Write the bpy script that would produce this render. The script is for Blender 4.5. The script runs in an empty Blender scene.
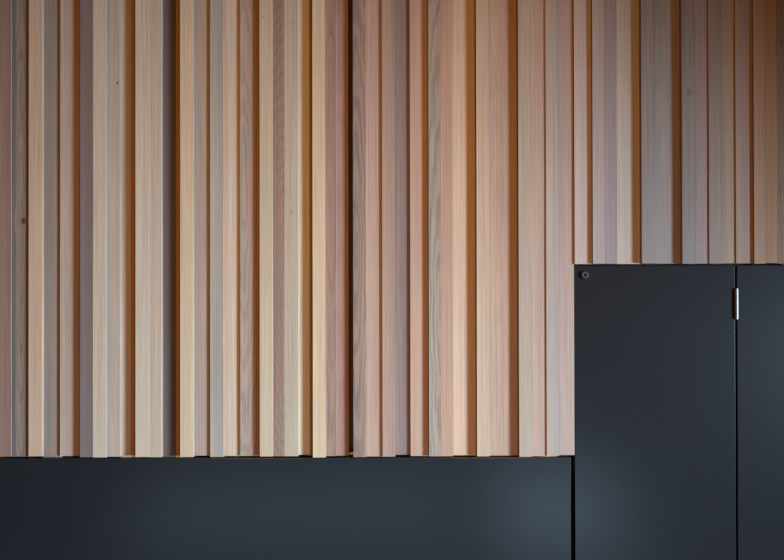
import bpy, bmesh, math, random
from mathutils import Vector, Matrix
random.seed(7)
sc = bpy.context.scene
C = sc.collection
S = 0.0034                      # metres per photo pixel on the front plane of the battens
D = 2.4                         # camera distance
FPX = D / S
CZ = 1.9
PITCH = math.radians(0.32)
ROLL = math.radians(-0.12)

# ------------------------------------------------------------ camera
cam = bpy.data.cameras.new('camera')
co = bpy.data.objects.new('camera', cam); C.objects.link(co)
cam.sensor_width = 36.0
cam.lens = FPX * 36.0 / 784
R = Matrix.Rotation(math.pi / 2 + PITCH, 4, 'X') @ Matrix.Rotation(ROLL, 4, 'Z')
co.matrix_world = Matrix.Translation((0.0, -D, CZ - math.tan(PITCH) * D)) @ R
cam.clip_start = 0.05
sc.camera = co
M3 = R.to_3x3(); CP = co.matrix_world.translation.copy()

def at(px, py, y=0.0):
    """the point of the vertical plane at depth y seen at a photo pixel"""
    d = M3 @ Vector(((px - 392) / FPX, (280 - py) / FPX, -1.0))
    t = (y - CP.y) / d.y
    return CP + d * t

# ------------------------------------------------------------ helpers
def lin(c):
    return tuple((v / 255 / 12.92 if v / 255 <= 0.04045 else ((v / 255 + 0.055) / 1.055) ** 2.4) for v in c)

def obj(name, bm, mats, parent=None, loc=None, smooth=False):
    me = bpy.data.meshes.new(name)
    bm.normal_update(); bm.to_mesh(me); bm.free()
    for m in (mats if isinstance(mats, (list, tuple)) else [mats]):
        me.materials.append(m)
    if smooth:
        for p in me.polygons: p.use_smooth = True
    o = bpy.data.objects.new(name, me); C.objects.link(o)
    if parent: o.parent = parent
    if loc is not None: o.location = loc
    return o

def thing(name, label, cat, loc=(0, 0, 0), group=None):
    o = bpy.data.objects.new(name, None); C.objects.link(o)
    o.location = loc; o.empty_display_size = 0.1
    o['label'] = label; o['category'] = cat
    if group: o['group'] = group
    return o

def prism(pts, z0, z1, side_mat=None):
    """a section in x, y carried up from z0 to z1"""
    bm = bmesh.new()
    a = [bm.verts.new((x, y, z0)) for x, y in pts]
    b = [bm.verts.new((x, y, z1)) for x, y in pts]
    n = len(pts)
    for i in range(n):
        j = (i + 1) % n
        f = bm.faces.new((a[i], a[j], b[j], b[i]))
        if side_mat is not None:
            nx = abs(pts[j][1] - pts[i][1]); ny = abs(pts[j][0] - pts[i][0])
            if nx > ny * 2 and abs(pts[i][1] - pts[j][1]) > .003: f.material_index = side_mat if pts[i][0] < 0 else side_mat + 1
    bm.faces.new(list(reversed(a))); bm.faces.new(b)
    bmesh.ops.recalc_face_normals(bm, faces=bm.faces)
    return bm

def box(x0, x1, y0, y1, z0, z1, bev=0.0):
    bm = bmesh.new()
    bmesh.ops.create_cube(bm, size=1)
    for v in bm.verts:
        v.co = Vector(((x0 + x1) / 2 + v.co.x * (x1 - x0), (y0 + y1) / 2 + v.co.y * (y1 - y0), (z0 + z1) / 2 + v.co.z * (z1 - z0)))
    if bev:
        bmesh.ops.bevel(bm, geom=list(bm.edges), offset=bev, segments=2, affect='EDGES', profile=0.5)
    return bm

# ------------------------------------------------------------ materials
class NT:
    def __init__(s, name):
        s.m = bpy.data.materials.new(name); s.m.use_nodes = True
        s.t = s.m.node_tree; s.b = s.t.nodes['Principled BSDF']
    def n(s, typ, **kw):
        nd = s.t.nodes.new(typ)
        for k, v in kw.items(): setattr(nd, k, v)
        return nd
    def put(s, sock, v):
        if isinstance(v, bpy.types.NodeSocket): s.t.links.new(v, sock)
        else: sock.default_value = v
    def math(s, op, a, b=0.0, c=None, clamp=False):
        nd = s.n('ShaderNodeMath', operation=op); nd.use_clamp = clamp
        s.put(nd.inputs[0], a); s.put(nd.inputs[1], b)
        if c is not None: s.put(nd.inputs[2], c)
        return nd.outputs[0]
    def comb(s, x, y, z):
        nd = s.n('ShaderNodeCombineXYZ'); s.put(nd.inputs[0], x); s.put(nd.inputs[1], y); s.put(nd.inputs[2], z)
        return nd.outputs[0]
    def noise(s, vec, scale=1.0, detail=2.0, rough=0.5):
        nd = s.n('ShaderNodeTexNoise'); s.put(nd.inputs['Vector'], vec)
        nd.inputs['Scale'].default_value = scale; nd.inputs['Detail'].default_value = detail
        nd.inputs['Roughness'].default_value = rough
        return nd.outputs[0]
    def mix(s, fac, a, b, mode='MIX'):
        nd = s.n('ShaderNodeMix', data_type='RGBA', blend_type=mode)
        s.put(nd.inputs[0], fac); s.put(nd.inputs[6], a); s.put(nd.inputs[7], b)
        return nd.outputs[2]
    def smooth(s, v, a, b):
        nd = s.n('ShaderNodeMapRange', interpolation_type='SMOOTHSTEP')
        s.put(nd.inputs[0], v); nd.inputs[1].default_value = a; nd.inputs[2].default_value = b
        return nd.outputs[0]

def wood(name, stops, width, seed, grain=0.2, streak=0.26, fig=0.0, figk=(0.0, 0.0, 170.0, 9.0), knots=(), rough=0.62):
    """stops: (u, linear rgb) across the board; knots: (x, z, rx, rz, strength) in the board's own coordinates"""
    k = NT(name)
    tc = k.n('ShaderNodeTexCoord').outputs['Object']
    sp = k.n('ShaderNodeSeparateXYZ'); k.put(sp.inputs[0], tc)
    x, y, z = sp.outputs
    xs = x
    kn = []
    for (kx, kz, rx, rz, st) in knots:          # grain bends round a knot
        dx = k.math('DIVIDE', k.math('SUBTRACT', x, kx), rx)
        dz = k.math('DIVIDE', k.math('SUBTRACT', z, kz), rz)
        r = k.math('SQRT', k.math('ADD', k.math('MULTIPLY', dx, dx), k.math('MULTIPLY', dz, dz)))
        kn.append((r, st))
        if st > 0.5:
            infl = k.math('EXPONENT', k.math('MULTIPLY', r, -0.45))
            xs = k.math('SUBTRACT', xs, k.math('MULTIPLY', k.math('MULTIPLY', infl, dx), rx * 0.9))
    wob = k.noise(k.comb(seed * 3.1, seed * 1.7, k.math('MULTIPLY', z, 2.2)), 1.0, 2.0)
    xs = k.math('ADD', xs, k.math('MULTIPLY', k.math('SUBTRACT', wob, 0.5), 0.006))
    u = k.math('ADD', k.math('DIVIDE', xs, width), 0.5)
    rp = k.n('ShaderNodeValToRGB'); k.put(rp.inputs[0], u)
    el = rp.color_ramp.elements
    while len(el) > 1: el.remove(el[-1])
    el[0].position = stops[0][0]; el[0].color = (*stops[0][1], 1)
    for p, c in stops[1:]:
        e = el.new(p); e.color = (*c, 1)
    rp.color_ramp.interpolation = 'EASE'
    col = rp.outputs[0]
    sx = k.math('ADD', xs, seed * 0.731)
    g1 = k.noise(k.comb(k.math('MULTIPLY', sx, 900), k.math('MULTIPLY', y, 200), k.math('MULTIPLY', z, 9)), 1.0, 3.0, 0.6)
    g2 = k.noise(k.comb(k.math('MULTIPLY', sx, 210), seed, k.math('MULTIPLY', z, 1.6)), 1.0, 3.0, 0.6)
    g3 = k.noise(k.comb(k.math('MULTIPLY', sx, 30), seed * 2.0, k.math('MULTIPLY', z, 4.0)), 1.0, 2.0, 0.5)
    f = k.math('MULTIPLY_ADD', k.math('SUBTRACT', g1, 0.5), grain * 3.2, 1.0)
    f = k.math('ADD', f, k.math('MULTIPLY', k.math('SUBTRACT', g2, 0.5), streak * 3.2))
    f = k.math('ADD', f, k.math('MULTIPLY', k.math('SUBTRACT', k.noise(k.comb(k.math('MULTIPLY', sx, 12), seed * 5.0, k.math('MULTIPLY', z, 2.6)), 1.0, 2.0), 0.5), 0.16))
    g4 = k.noise(k.comb(k.math('MULTIPLY', sx, 520), seed * 4.0, k.math('MULTIPLY', z, 1.9)), 1.0, 2.0, 0.5)
    f = k.math('SUBTRACT', f, k.math('MULTIPLY', k.smooth(g4, 0.56, 0.74), 0.16))
    if fig:
        fx, fz, fk, fd = figk                     # arched figure of a flat-sawn board
        a = k.math('MULTIPLY', k.math('SUBTRACT', xs, fx), fk)
        b = k.math('MULTIPLY', k.math('SUBTRACT', z, fz), fd)
        n = k.noise(k.comb(k.math('MULTIPLY', sx, 26), seed, k.math('MULTIPLY', z, 5)), 1.0, 2.0)
        ph = k.math('ADD', k.math('SQRT', k.math('ADD', k.math('MULTIPLY', a, a), k.math('MULTIPLY', b, b))), k.math('MULTIPLY', n, 5.0))
        w = k.math('SINE', k.math('MULTIPLY', ph, 3.1))
        w = k.math('POWER', k.math('MULTIPLY_ADD', w, 0.5, 0.5), 2.0)
        f = k.math('SUBTRACT', f, k.math('MULTIPLY', w, fig))
    col = k.mix(1.0, col, k.comb(f, f, f), 'MULTIPLY')
    # slow drift between a pinker and a yellower heartwood
    t = k.smooth(g3, 0.35, 0.65)
    col = k.mix(1.0, col, k.mix(t, (0.98, 1.0, 1.02, 1), (1.03, 0.99, 0.96, 1)), 'MULTIPLY')
    for r, st in kn:
        e = k.math('SUBTRACT', 1.0, k.smooth(r, 0.35, 1.5))
        col = k.mix(k.math('MULTIPLY', e, min(st, 0.93)), col, (0.035, 0.02, 0.016, 1))
    k.t.links.new(col, k.b.inputs['Base Color'])
    k.b.inputs['Roughness'].default_value = rough
    k.b.inputs['Specular IOR Level'].default_value = 0.25
    bp = k.n('ShaderNodeBump'); bp.inputs['Strength'].default_value = 0.12; bp.inputs['Distance'].default_value = 0.0006
    k.put(bp.inputs['Height'], g1); k.t.links.new(bp.outputs[0], k.b.inputs['Normal'])
    return k.m

def plain(name, rgb, rough=0.5, metal=0.0, spec=0.5, mottled=0.0, scale=8.0, bump=0.0):
    k = NT(name)
    tc = k.n('ShaderNodeTexCoord').outputs['Object']
    n = k.noise(tc, scale, 4.0, 0.6)
    f = k.math('MULTIPLY_ADD', k.math('SUBTRACT', n, 0.5), mottled * 2, 1.0)
    col = k.mix(1.0, (*rgb, 1), k.comb(f, f, f), 'MULTIPLY')
    k.t.links.new(col, k.b.inputs['Base Color'])
    k.b.inputs['Roughness'].default_value = rough
    k.b.inputs['Metallic'].default_value = metal
    k.b.inputs['Specular IOR Level'].default_value = spec
    if bump:
        bp = k.n('ShaderNodeBump'); bp.inputs['Strength'].default_value = bump; bp.inputs['Distance'].default_value = 0.0005
        n2 = k.noise(tc, 350.0, 2.0)
        k.put(bp.inputs['Height'], n2); k.t.links.new(bp.outputs[0], k.b.inputs['Normal'])
    return k.m

# ------------------------------------------------------------ the cladding
# (left px, right px, set-back in mm, stops [(u, sRGB in the photo at mid height)], extras, label of the part)
B = [
 (-3, 11.3, 12, [(0.3, (127, 101, 92)), (1, (120, 95, 87))], {}, 'reddish brown cedar batten'),
 (11.3, 26.3, 0, [(0, (87, 81, 81)), (.22, (95, 89, 87)), (.4, (123, 109, 100)), (.75, (118, 100, 89)), (1, (103, 84, 77))],
    dict(fig=.22, figk=(0.008, -0.1, 330, 12), knots=[(23.6, 221, 2.6, 3.4, .93)]), 'dark weathered batten with a knot and grey streak'),
 (28.5, 42.3, 9, [(.2, (171, 146, 127))], {}, 'light tan cedar batten'),
 (42.3, 56.5, 3, [(0, (113, 105, 103)), (.3, (124, 113, 108)), (1, (138, 119, 109))], {}, 'grey brown cedar batten'),
 (60, 72.8, 0, [(.1, (165, 146, 132)), (1, (157, 133, 122))], {}, None),
 (80, 93.2, 0, [(.2, (115, 100, 97)), (.9, (109, 94, 92))], {}, 'dark purple brown cedar batten'),
 (93.2, 106.3, 2, [(.1, (176, 158, 142))], {}, None),
 (106.3, 120, 4, [(0, (159, 149, 143)), (.2, (157, 149, 144)), (.45, (169, 153, 140)), (1, (165, 147, 135))],
    dict(knots=[(117.3, 83, 1.1, 1.6, .75)]), None),
 (120, 125, 8, [(.2, (160, 142, 129))], {}, None),
 (135.3, 149, 0, [(.2, (185, 168, 152)), (1, (179, 162, 148))], {}, None),
 (149, 161.5, 3, [(0, (169, 155, 143)), (.4, (176, 158, 143))], {}, None),
 (161.5, 170, 6, [(.2, (106, 93, 92)), (.8, (97, 85, 84))], {}, 'dark purple brown batten set back from its neighbours'),
 (180, 193.3, -2, [(.2, (192, 168, 144))], {}, 'pale honey coloured cedar batten'),
 (193.3, 207, 2, [(0, (151, 138, 130)), (.3, (157, 141, 131)), (.7, (167, 144, 132))], {}, None),
 (210, 223.4, 4, [(.1, (169, 158, 145)), (.5, (163, 152, 143)), (.9, (158, 146, 138))], {}, 'greyish cedar batten'),
 (223.4, 237, 1, [(.1, (183, 158, 143)), (.5, (198, 176, 157))], {}, None),
 (240, 253.4, 0, [(.1, (166, 146, 131)), (.9, (162, 135, 124))], dict(fig=.18, figk=(-.01, .1, 200, 14)), None),
 (259.5, 272.6, -5, [(.2, (188, 168, 145))], dict(knots=[(263, 17, .8, 1.1, .5)]), 'pale yellowish cedar batten'),
 (272.6, 284.6, 4, [(.2, (147, 118, 106)), (.9, (155, 127, 114))], dict(fig=.14, figk=(.03, -.2, 240, 40)), 'reddish brown batten with slanting grain'),
 (284.6, 298, 7, [(.2, (181, 163, 145))], dict(knots=[(291.7, 212, 1.4, 1.4, .4), (293, 22, 1.1, 1.4, .35)]), None),
 (298, 304.8, 4, [(.2, (184, 158, 132))], {}, None),
 (312.5, 325.2, -5, [(0, (216, 189, 158)), (.3, (204, 179, 152))], {}, 'pale yellow cedar batten, lightest of all'),
 (325.2, 336.6, 0, [(.2, (162, 131, 119)), (1, (156, 125, 114))], dict(fig=.15, figk=(.0, .25, 200, 9), knots=[(331, 34, 1, 2.4, .4)]), 'pinkish brown batten with arched grain'),
 (336.6, 346, 4, [(.1, (164, 131, 121)), (.9, (159, 120, 106))], dict(fig=.08), None),
 (353, 366, -2, [(0, (135, 121, 116)), (.3, (147, 126, 116)), (1, (158, 132, 118))], dict(fig=.26, figk=(-.01, -.1, 200, 12)), 'grey brown batten with smoky streaks'),
 (366, 378.8, -2, [(.2, (190, 158, 142)), (1, (183, 152, 137))], {}, None),
 (382, 394.8, 0, [(.1, (178, 148, 133)), (1, (166, 138, 126))], {}, None),
 (394.8, 406.5, 1, [(0, (153, 128, 120)), (.3, (147, 126, 121)), (.9, (140, 120, 119))], dict(fig=.08, figk=(0, .5, 200, 6)), 'mauve brown cedar batten'),
 (410, 421.6, -1, [(.2, (188, 154, 137))], {}, 'salmon pink cedar batten'),
 (428.6, 440.5, -2, [(0, (163, 145, 131)), (.5, (163, 147, 137)), (1, (160, 141, 131))], dict(fig=.26, figk=(.02, -.3, 170, 10)), 'grey batten with flowing dark grain'),
 (440.5, 452.6, -2, [(.2, (185, 151, 132))], {}, 'salmon pink cedar batten'),
 (452.6, 466, -2, [(.2, (208, 178, 156))], {}, None),
 (476.5, 489, -3, [(0, (206, 179, 156)), (.4, (196, 168, 147))], {}, None),
 (489, 507.6, -3, [(.1, (187, 160, 143)), (1, (183, 151, 136))], dict(fig=.06), None),
 (518.5, 531, -2, [(.1, (178, 159, 143)), (.8, (178, 161, 149))], {}, None),
 (531, 543, -2, [(.2, (187, 160, 145)), (1, (182, 155, 143))], {}, None),
 (546, 558.6, 0, [(.2, (182, 165, 155)), (.9, (172, 159, 155))], {}, None),
 (558.6, 570.6, 1, [(.1, (173, 152, 149)), (1, (179, 155, 145))], {}, 'mauve cedar batten'),
 (574.2, 585.6, -1, [(.1, (186, 168, 157)), (1, (178, 160, 158))], {}, None),
 (592.5, 604.5, -1, [(.1, (167, 154, 150)), (1, (164, 148, 144))], {}, None),
 (604.5, 616.5, -1, [(.1, (150, 136, 140)), (1, (146, 134, 138))], {}, 'mauve grey cedar batten'),
 (616.5, 630.6, -1, [(.1, (176, 162, 151)), (1, (170, 156, 150))], {}, None),
 (641.5, 654, -3, [(.1, (131, 125, 126)), (1, (135, 125, 125))], {}, 'cool grey cedar batten'),
 (654, 670.5, -3, [(.1, (132, 127, 128)), (.6, (137, 130, 130)), (1, (136, 126, 124))], dict(fig=.05), 'cool grey cedar batten'),
 (682, 695, -1, [(.1, (120, 116, 117)), (.6, (125, 119, 118))], dict(knots=[(689, 92, 2.6, 4, .3)]), 'slate grey cedar batten'),
 (695, 705.6, -1, [(.1, (134, 120, 121)), (1, (137, 124, 129))], dict(fig=.05, figk=(-.05, .05, 160, 50)), 'mauve brown batten with fanned grain'),
 (708.8, 721, 0, [(.1, (130, 116, 113)), (1, (129, 118, 115))], {}, None),
 (721, 732, 1, [(.1, (129, 116, 112)), (.6, (138, 124, 112))], dict(fig=.06), None),
 (735.6, 747, 0, [(.2, (139, 120, 112)), (1, (132, 114, 111))], {}, None),
 (753.8, 765.5, -1, [(.1, (138, 114, 101)), (1, (130, 107, 94))], {}, 'russet brown cedar batten'),
 (765.5, 777, -1, [(.1, (126, 102, 87)), (1, (131, 106, 84))], {}, 'russet brown cedar batten'),
 (777, 791, 0, [(.1, (110, 94, 82)), (1, (104, 88, 78))], dict(fig=.2, figk=(.03, .1, 260, 20), knots=[(781, 42, 1.6, 5, .5), (780, 190, 1.4, 7, .4)]), 'dark brown batten with rough knotted grain'),
]
CORR = {}
#CORR_BEGIN
CORR = {0: (0.773, 0.762, 0.682), 1: (0.816, 0.834, 0.765), 2: (0.744, 0.738, 0.661), 3: (0.699, 0.716, 0.665), 4: (0.703, 0.713, 0.652), 5: (0.69, 0.697, 0.64), 6: (0.707, 0.717, 0.655), 7: (0.67, 0.686, 0.631), 8: (0.797, 0.893, 0.888), 9: (0.66, 0.671, 0.614), 10: (0.656, 0.664, 0.603), 11: (0.525, 0.54, 0.522), 12: (0.64, 0.654, 0.599), 13: (0.621, 0.638, 0.589), 14: (0.601, 0.623, 0.574), 15: (0.601, 0.616, 0.566), 16: (0.651, 0.668, 0.613), 17: (0.615, 0.632, 0.578), 18: (0.574, 0.591, 0.548), 19: (0.6, 0.612, 0.556), 20: (0.832, 1.095, 1.215), 21: (0.591, 0.601, 0.547), 22: (0.574, 0.584, 0.537), 23: (0.595, 0.589, 0.53), 24: (0.637, 0.639, 0.576), 25: (0.555, 0.568, 0.52), 26: (0.557, 0.568, 0.519), 27: (0.555, 0.558, 0.512), 28: (0.576, 0.579, 0.522), 29: (0.622, 0.636, 0.579), 30: (0.565, 0.567, 0.508), 31: (0.556, 0.558, 0.502), 32: (0.556, 0.564, 0.509), 33: (0.565, 0.562, 0.501), 34: (0.564, 0.562, 0.5), 35: (0.538, 0.545, 0.493), 36: (0.532, 0.532, 0.476), 37: (0.552, 0.547, 0.489), 38: (0.6, 0.611, 0.56), 39: (0.587, 0.59, 0.534), 40: (0.56, 0.565, 0.518), 41: (0.609, 0.62, 0.562), 42: (0.597, 0.592, 0.53), 43: (0.626, 0.63, 0.57), 44: (0.61, 0.598, 0.528), 45: (0.633, 0.605, 0.539), 46: (0.642, 0.622, 0.543), 47: (0.708, 0.679, 0.57), 48: (0.706, 0.662, 0.564), 49: (0.722, 0.652, 0.509), 50: (0.724, 0.644, 0.454), 51: (0.74, 0.639, 0.459)}
#CORR_END
ZTOP = 3.3
DEPTH = 0.064
LX, LY = 5.4, -3.0                # where the raking daylight stands
# boards set back behind the next one: {board: (right edge or None for "runs behind the next", where its shade begins)}
SET = {1: (None, 26.3), 3: (None, 56.6), 4: (None, 73.3), 8: (131.0, 123.5), 11: (176.0, 169.5), 13: (None, 207.0),
       15: (None, 236.8), 16: (256.3, 253.0), 20: (309.5, 301.0), 23: (348.5, 344.0), 25: (None, 378.8), 27: (None, 406.3),
       28: (None, 421.8), 31: (None, 466.0), 33: (None, 508.3), 35: (None, 543.2), 37: (None, 570.8), 38: (None, 586.0),
       41: (None, 631.0), 43: (None, 671.5), 45: (None, 705.8), 47: (None, 732.3), 48: (None, 747.5)}
Z_LEDGE = at(300, 456.6, 0).z      # lower end of the long battens
Z_HEAD = at(680, 263.6, 0).z       # lower end of the short ones over the door
side = wood('cedar_edge', [(0.2, (0.30, 0.115, 0.035))], 0.05, 91, rough=0.6)  # left side faces: darker brown, their shade put into the colour
edge = wood('cedar_dimmed_side', [(0.2, (0.23, 0.15, 0.10))], 0.05, 93, rough=0.7)  # right side faces: colour darkened to damp the lit edge highlights
back = wood('cedar_backing', [(0.2, (0.55, 0.24, 0.07))], 0.6, 92, rough=0.6)

strip = wood('cedar_warm_shade', [(0.2, (0.27, 0.135, 0.035))], 0.02, 94, rough=0.6)  # orange stands in for warm light inside the slots
clad = thing('timber_cladding', 'cedar wall cladding of upright battens in mixed browns and greys above black panels', 'wall cladding', (0, DEPTH, Z_LEDGE))
cl = Vector((0, DEPTH, Z_LEDGE))
YM = 230
front = {}
for i in range(len(B) - 1, -1, -1):          # how far back each board's face stands, worked out from its neighbour's
    front[i] = B[i][2] / 1000.0
    if i in SET:
        ym = 150 if B[i][0] > 573.5 else YM
        xo = at(B[i + 1][0], ym, front[i + 1]).x
        xs_ = at(SET[i][1], ym, .02).x
        front[i] = min(DEPTH - .014, front[i + 1] + max(.004, (xo - xs_) * (-LY) / (LX - xo)))
for i, (p0, p1, setb, stops, ex, lab) in enumerate(B):
    yf = front[i]
    short = p0 > 573.5
    ym = 150 if short else YM
    if i in SET: xo = at(B[i + 1][0], ym, front[i + 1]).x
    x0 = at(p0, YM if not short else 150, yf).x; x1 = at(p1, YM if not short else 150, yf).x
    w = x1 - x0 - 0.00005
    xc = (x0 + x1) / 2
    jit = random.uniform(-0.0022, 0.0022)
    z0 = (Z_HEAD if short else Z_LEDGE) + jit * (0.6 if short else 1)
    yb = DEPTH
    z0 -= (yf * .3 if yf > .018 and not short else 0)
    r = 0.0005
    h = w / 2
    e = h
    if i in SET:
        e = (xo - .00005 if SET[i][0] is None else at(SET[i][0], ym, yf).x) - xc
    pts = [(-h, yb - yf), (-h, r * 1.3), (-h + r * .35, r * .35), (-h + r * 1.3, 0), (e - r * 1.3, 0), (e - r * .35, r * .35), (e, r * 1.3), (e, yb - yf)]
    c = CORR.get(i, (1, 1, 1))
    st = [(u, tuple(min(.95, a * b) for a, b in zip(lin(col), c))) for u, col in stops]
    kn = []
    e2 = dict(ex)
    for (kx, ky, rx, rz, s_) in ex.get('knots', ()):
        P = at(kx, ky, yf)
        kn.append((P.x - xc, P.z - z0, rx * S, rz * S, s_))
    e2['knots'] = kn
    if 'figk' in e2:
        f0 = e2['figk']; e2['figk'] = (f0[0], f0[1] + 0.8 if not short else f0[1] + .4, f0[2], f0[3])
    m = wood('cedar_%02d' % i, st, w, i + 1, **e2)
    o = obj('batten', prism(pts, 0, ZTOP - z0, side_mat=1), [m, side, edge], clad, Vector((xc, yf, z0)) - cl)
    if lab: o['label'] = lab
    if i in (8, 11, 16, 20):                 # added orange strip, imitates warm light in the dark slot before the next batten
        xg = at(SET[i][0] + .3, ym, yf + .002).x
        obj('warm_shade_strip', box(-(xo - xg) / 2, (xo - xg) / 2, 0, .012, 0, ZTOP - z0), strip, clad, Vector(((xg + xo) / 2, yf + .002, z0)) - cl)['label'] = 'thin orange strip added for the warm shade in the slot between two battens'
xm = at(573.4, 300).x
for (ba, bb_, bz) in ((at(-14, 200).x, xm, Z_LEDGE - .05), (xm + .001, at(800, 200).x, Z_HEAD - .05)):
    ob = obj('backing_board', box(ba, bb_, DEPTH, DEPTH + .018, bz, ZTOP), back, clad, -cl)
    ob['label'] = 'orange brown board behind the gaps'

# ------------------------------------------------------------ black panels
ZB = 0.02
paint = plain('black_paint', (0.0088, 0.0094, 0.0106), rough=0.27, spec=0.27, mottled=0.06, scale=5, bump=0.05)
pv = 0.002
pd = 0.026                         # the door and its side panel stand a little deeper
def panel(name, p0, p1, ztop, parent=None, label=None, bev=0.0015):
    x0 = at(p0, 500, pv).x; x1 = at(p1, 500, pv).x
    w = x1 - x0
    return obj(name, box(-w / 2, w / 2, 0, .014, 0, ztop - ZB, bev), paint, parent), (x0 + x1) / 2
gap = 0.005
o, xc = panel('base_panel', -14, 571.0, Z_LEDGE - gap)
o.location = (xc, pv, ZB)
o['label'] = 'wide low black panel under the long cedar battens'; o['category'] = 'wall panel'
dx0, dx1 = at(574.6, 400, pd).x, at(735.4, 400, pd).x
door = thing('cupboard_door', 'flat black door with a silver hinge and a round lock in its upper corner', 'door', ((dx0 + dx1) / 2, pd, ZB))
dl = Vector(door.location)
o = obj('door_leaf', box(-(dx1 - dx0) / 2, (dx1 - dx0) / 2, 0, .022, 0, Z_HEAD - gap - ZB, .0015), paint, door)
# hinge on the joint
hz1, hz0 = at(737, 289.3, pd).z, at(737, 318.3, pd).z
hx = at(736.1, 304, pd).x
steel = plain('hinge_steel', (.30, .32, .31), rough=.45, metal=.2, mottled=.05, scale=60)
def knuckle(r0, z0, z1, x=0, y=0, seg=20, r1=None):
    bm = bmesh.new()
    bmesh.ops.create_cone(bm, cap_ends=True, segments=seg, radius1=r0, radius2=r0 if r1 is None else r1, depth=z1 - z0)
    bmesh.ops.bevel(bm, geom=[e for e in bm.edges if abs(e.verts[0].co.z - e.verts[1].co.z) < 1e-6], offset=r0 * .25, segments=2, affect='EDGES')
    bmesh.ops.translate(bm, verts=bm.verts, vec=(x, y, (z0 + z1) / 2))
    return bm
def joined(bms):
    out = bmesh.new()
    for b in bms:
        t = bpy.data.meshes.new('t'); b.to_mesh(t); b.free(); out.from_mesh(t); bpy.data.meshes.remove(t)
    return out
L = hz1 - hz0
kr = 0.0045
parts = []
cuts = [0, .18, .73, 1]
for a, b in zip(cuts, cuts[1:]):
    parts.append(knuckle(kr, L * a + .0006, L * b - .0006))
hinge = obj('hinge', joined(parts), steel, door, Vector((hx, pd - .0056, hz0)) - dl, smooth=False)
hinge['label'] = 'silver hinge barrel'
obj('hinge_pin', knuckle(kr * .8, -.0035, L + .0035), steel, hinge)
for q in (.18, .73):
    obj('washer', knuckle(kr * 1.13, L * q - .0009, L * q + .0009), steel, hinge)
leaf = obj('hinge_leaf', box(-.001, .001, .003, .02, .001, L - .001), steel, hinge)
# round cam lock, proud of the door
lp = at(584.6, 275.0, pd)
dark = plain('lock_metal', (.012, .0135, .0155), rough=.5, metal=.1, mottled=.08, scale=40)
hole = plain('lock_hole', (.006, .006, .007), rough=.7)
def ring(r_out, r_in, y_face, y_back, seg=6, rot=0.0):
    bm = bmesh.new()
    lev = [(r_out, y_back), (r_out, y_face + .002), (r_out - .002, y_face), (r_in + .001, y_face), (r_in, y_face + .001), (r_in, y_face + .007)]
    rows = []
    for r, y in lev:
        rows.append([bm.verts.new((r * math.cos(rot + 2 * math.pi * q / seg), y, r * math.sin(rot + 2 * math.pi * q / seg))) for q in range(seg)])
    for a, b in zip(rows, rows[1:]):
        for q in range(seg):
            bm.faces.new((a[q], a[(q + 1) % seg], b[(q + 1) % seg], b[q]))
    bm.faces.new(rows[-1])
    bmesh.ops.recalc_face_normals(bm, faces=bm.faces)
    return bm
lock = obj('lock', ring(.0130, .0046, -.009, .001, 28), dark, door, lp - dl)
lock['label'] = 'small round dark lock'
bmk = bmesh.new()
bmesh.ops.create_circle(bmk, cap_ends=True, segments=20, radius=.0046)
bmesh.ops.rotate(bmk, verts=bmk.verts, matrix=Matrix.Rotation(math.pi / 2, 3, 'X'))
bmesh.ops.translate(bmk, verts=bmk.verts, vec=(0, -.0035, 0))
obj('keyhole', bmk, hole, lock)
fx0, fx1 = at(737.5, 400, pd).x, at(800, 400, pd).x
o = obj('side_panel', box(-(fx1 - fx0) / 2, (fx1 - fx0) / 2, 0, .022, 0, Z_HEAD - gap - ZB, .0015), paint, None, ((fx0 + fx1) / 2, pd, ZB))
o['label'] = 'narrow black panel on the hinge side of the black door'; o['category'] = 'wall panel'

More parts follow.
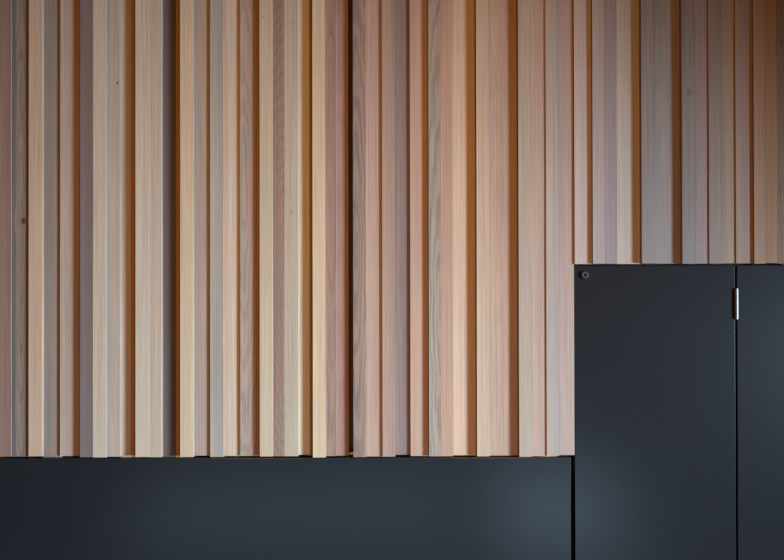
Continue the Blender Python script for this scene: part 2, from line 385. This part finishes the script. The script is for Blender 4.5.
# ------------------------------------------------------------ the room
void = plain('wall_dark', (.008, .008, .009), rough=.9)
plaster = plain('plaster', (.30, .30, .30), rough=.9, mottled=.04, bump=.1)
floor_m = plain('floor_concrete', (.34, .335, .33), rough=.6, mottled=.12, scale=3, bump=.1)
def struct(name, bm, m, loc=(0, 0, 0)):
    o = obj(name, bm, m, None, loc); o['kind'] = 'structure'; return o
XL, XR, YB, YF = -4.5, 6.4, -6.5, DEPTH + .019
struct('wall_back', box(XL, XR, YF, YF + .15, 0, ZTOP), void)
struct('floor', box(XL, XR, YB, YF + .15, -.1, 0), floor_m)
struct('ceiling', box(XL, XR, YB, YF + .15, ZTOP + .002, ZTOP + .1), plain('ceiling_paint', (.12, .11, .10), rough=.9))

# ------------------------------------------------------------ light
def area(name, loc, target, sx, sy, power, col, spread=180):
    l = bpy.data.lights.new(name, 'AREA'); l.shape = 'RECTANGLE'; l.size = sx; l.size_y = sy
    l.energy = power; l.color = col; l.spread = math.radians(spread)
    o = bpy.data.objects.new(name, l); C.objects.link(o)
    o.location = loc
    o.rotation_euler = (Vector(target) - Vector(loc)).to_track_quat('-Z', 'Y').to_euler()
    return o
# low daylight from a window to the side of the camera
area('window_light', (LX, LY, 1.37), (-2.1, 0, 1.1), 1.0, .5, 140, (.56, .76, .97), 45)
area('panel_sheen_light', (1.15, -2.6, .3), (.9, 0, .8), .8,   .5, 3.5, (.52, .77, 1.0), 120)  # added low light that makes the sheen on the black panels
area('fill_light_left', (-.7, -2.6, .3), (-.5, 0, .8), 2.2, .5, 3.4, (.52, .77, 1.0), 120)  # added broad fill for the left of the panels and the wood
# warm ceiling lamps in front of the wall
area('ceiling_lamp', (-1.0, -2.5, 2.95), (-.8, 0, 1.25), .5, .4, 12, (1.0, .40, .05), 120)
area('ceiling_lamp', (.72, -2.5, 2.95), (.5, 0, 1.25), .5, .4, 17, (1.0, .40, .05), 120)

w = bpy.data.worlds.new('world'); sc.world = w; w.use_nodes = True
w.node_tree.nodes['Background'].inputs[0].default_value = (.9, .75, .62, 1)
w.node_tree.nodes['Background'].inputs[1].default_value = .03


sc.view_settings.view_transform = 'Standard'
sc.view_settings.look = 'None'
sc.view_settings.exposure = 0.0
sc.view_settings.gamma = 1.0
sc.view_settings.use_curve_mapping = False
sc.cycles.use_denoising = True
sc.cycles.max_bounces = 10
sc.cycles.diffuse_bounces = 8
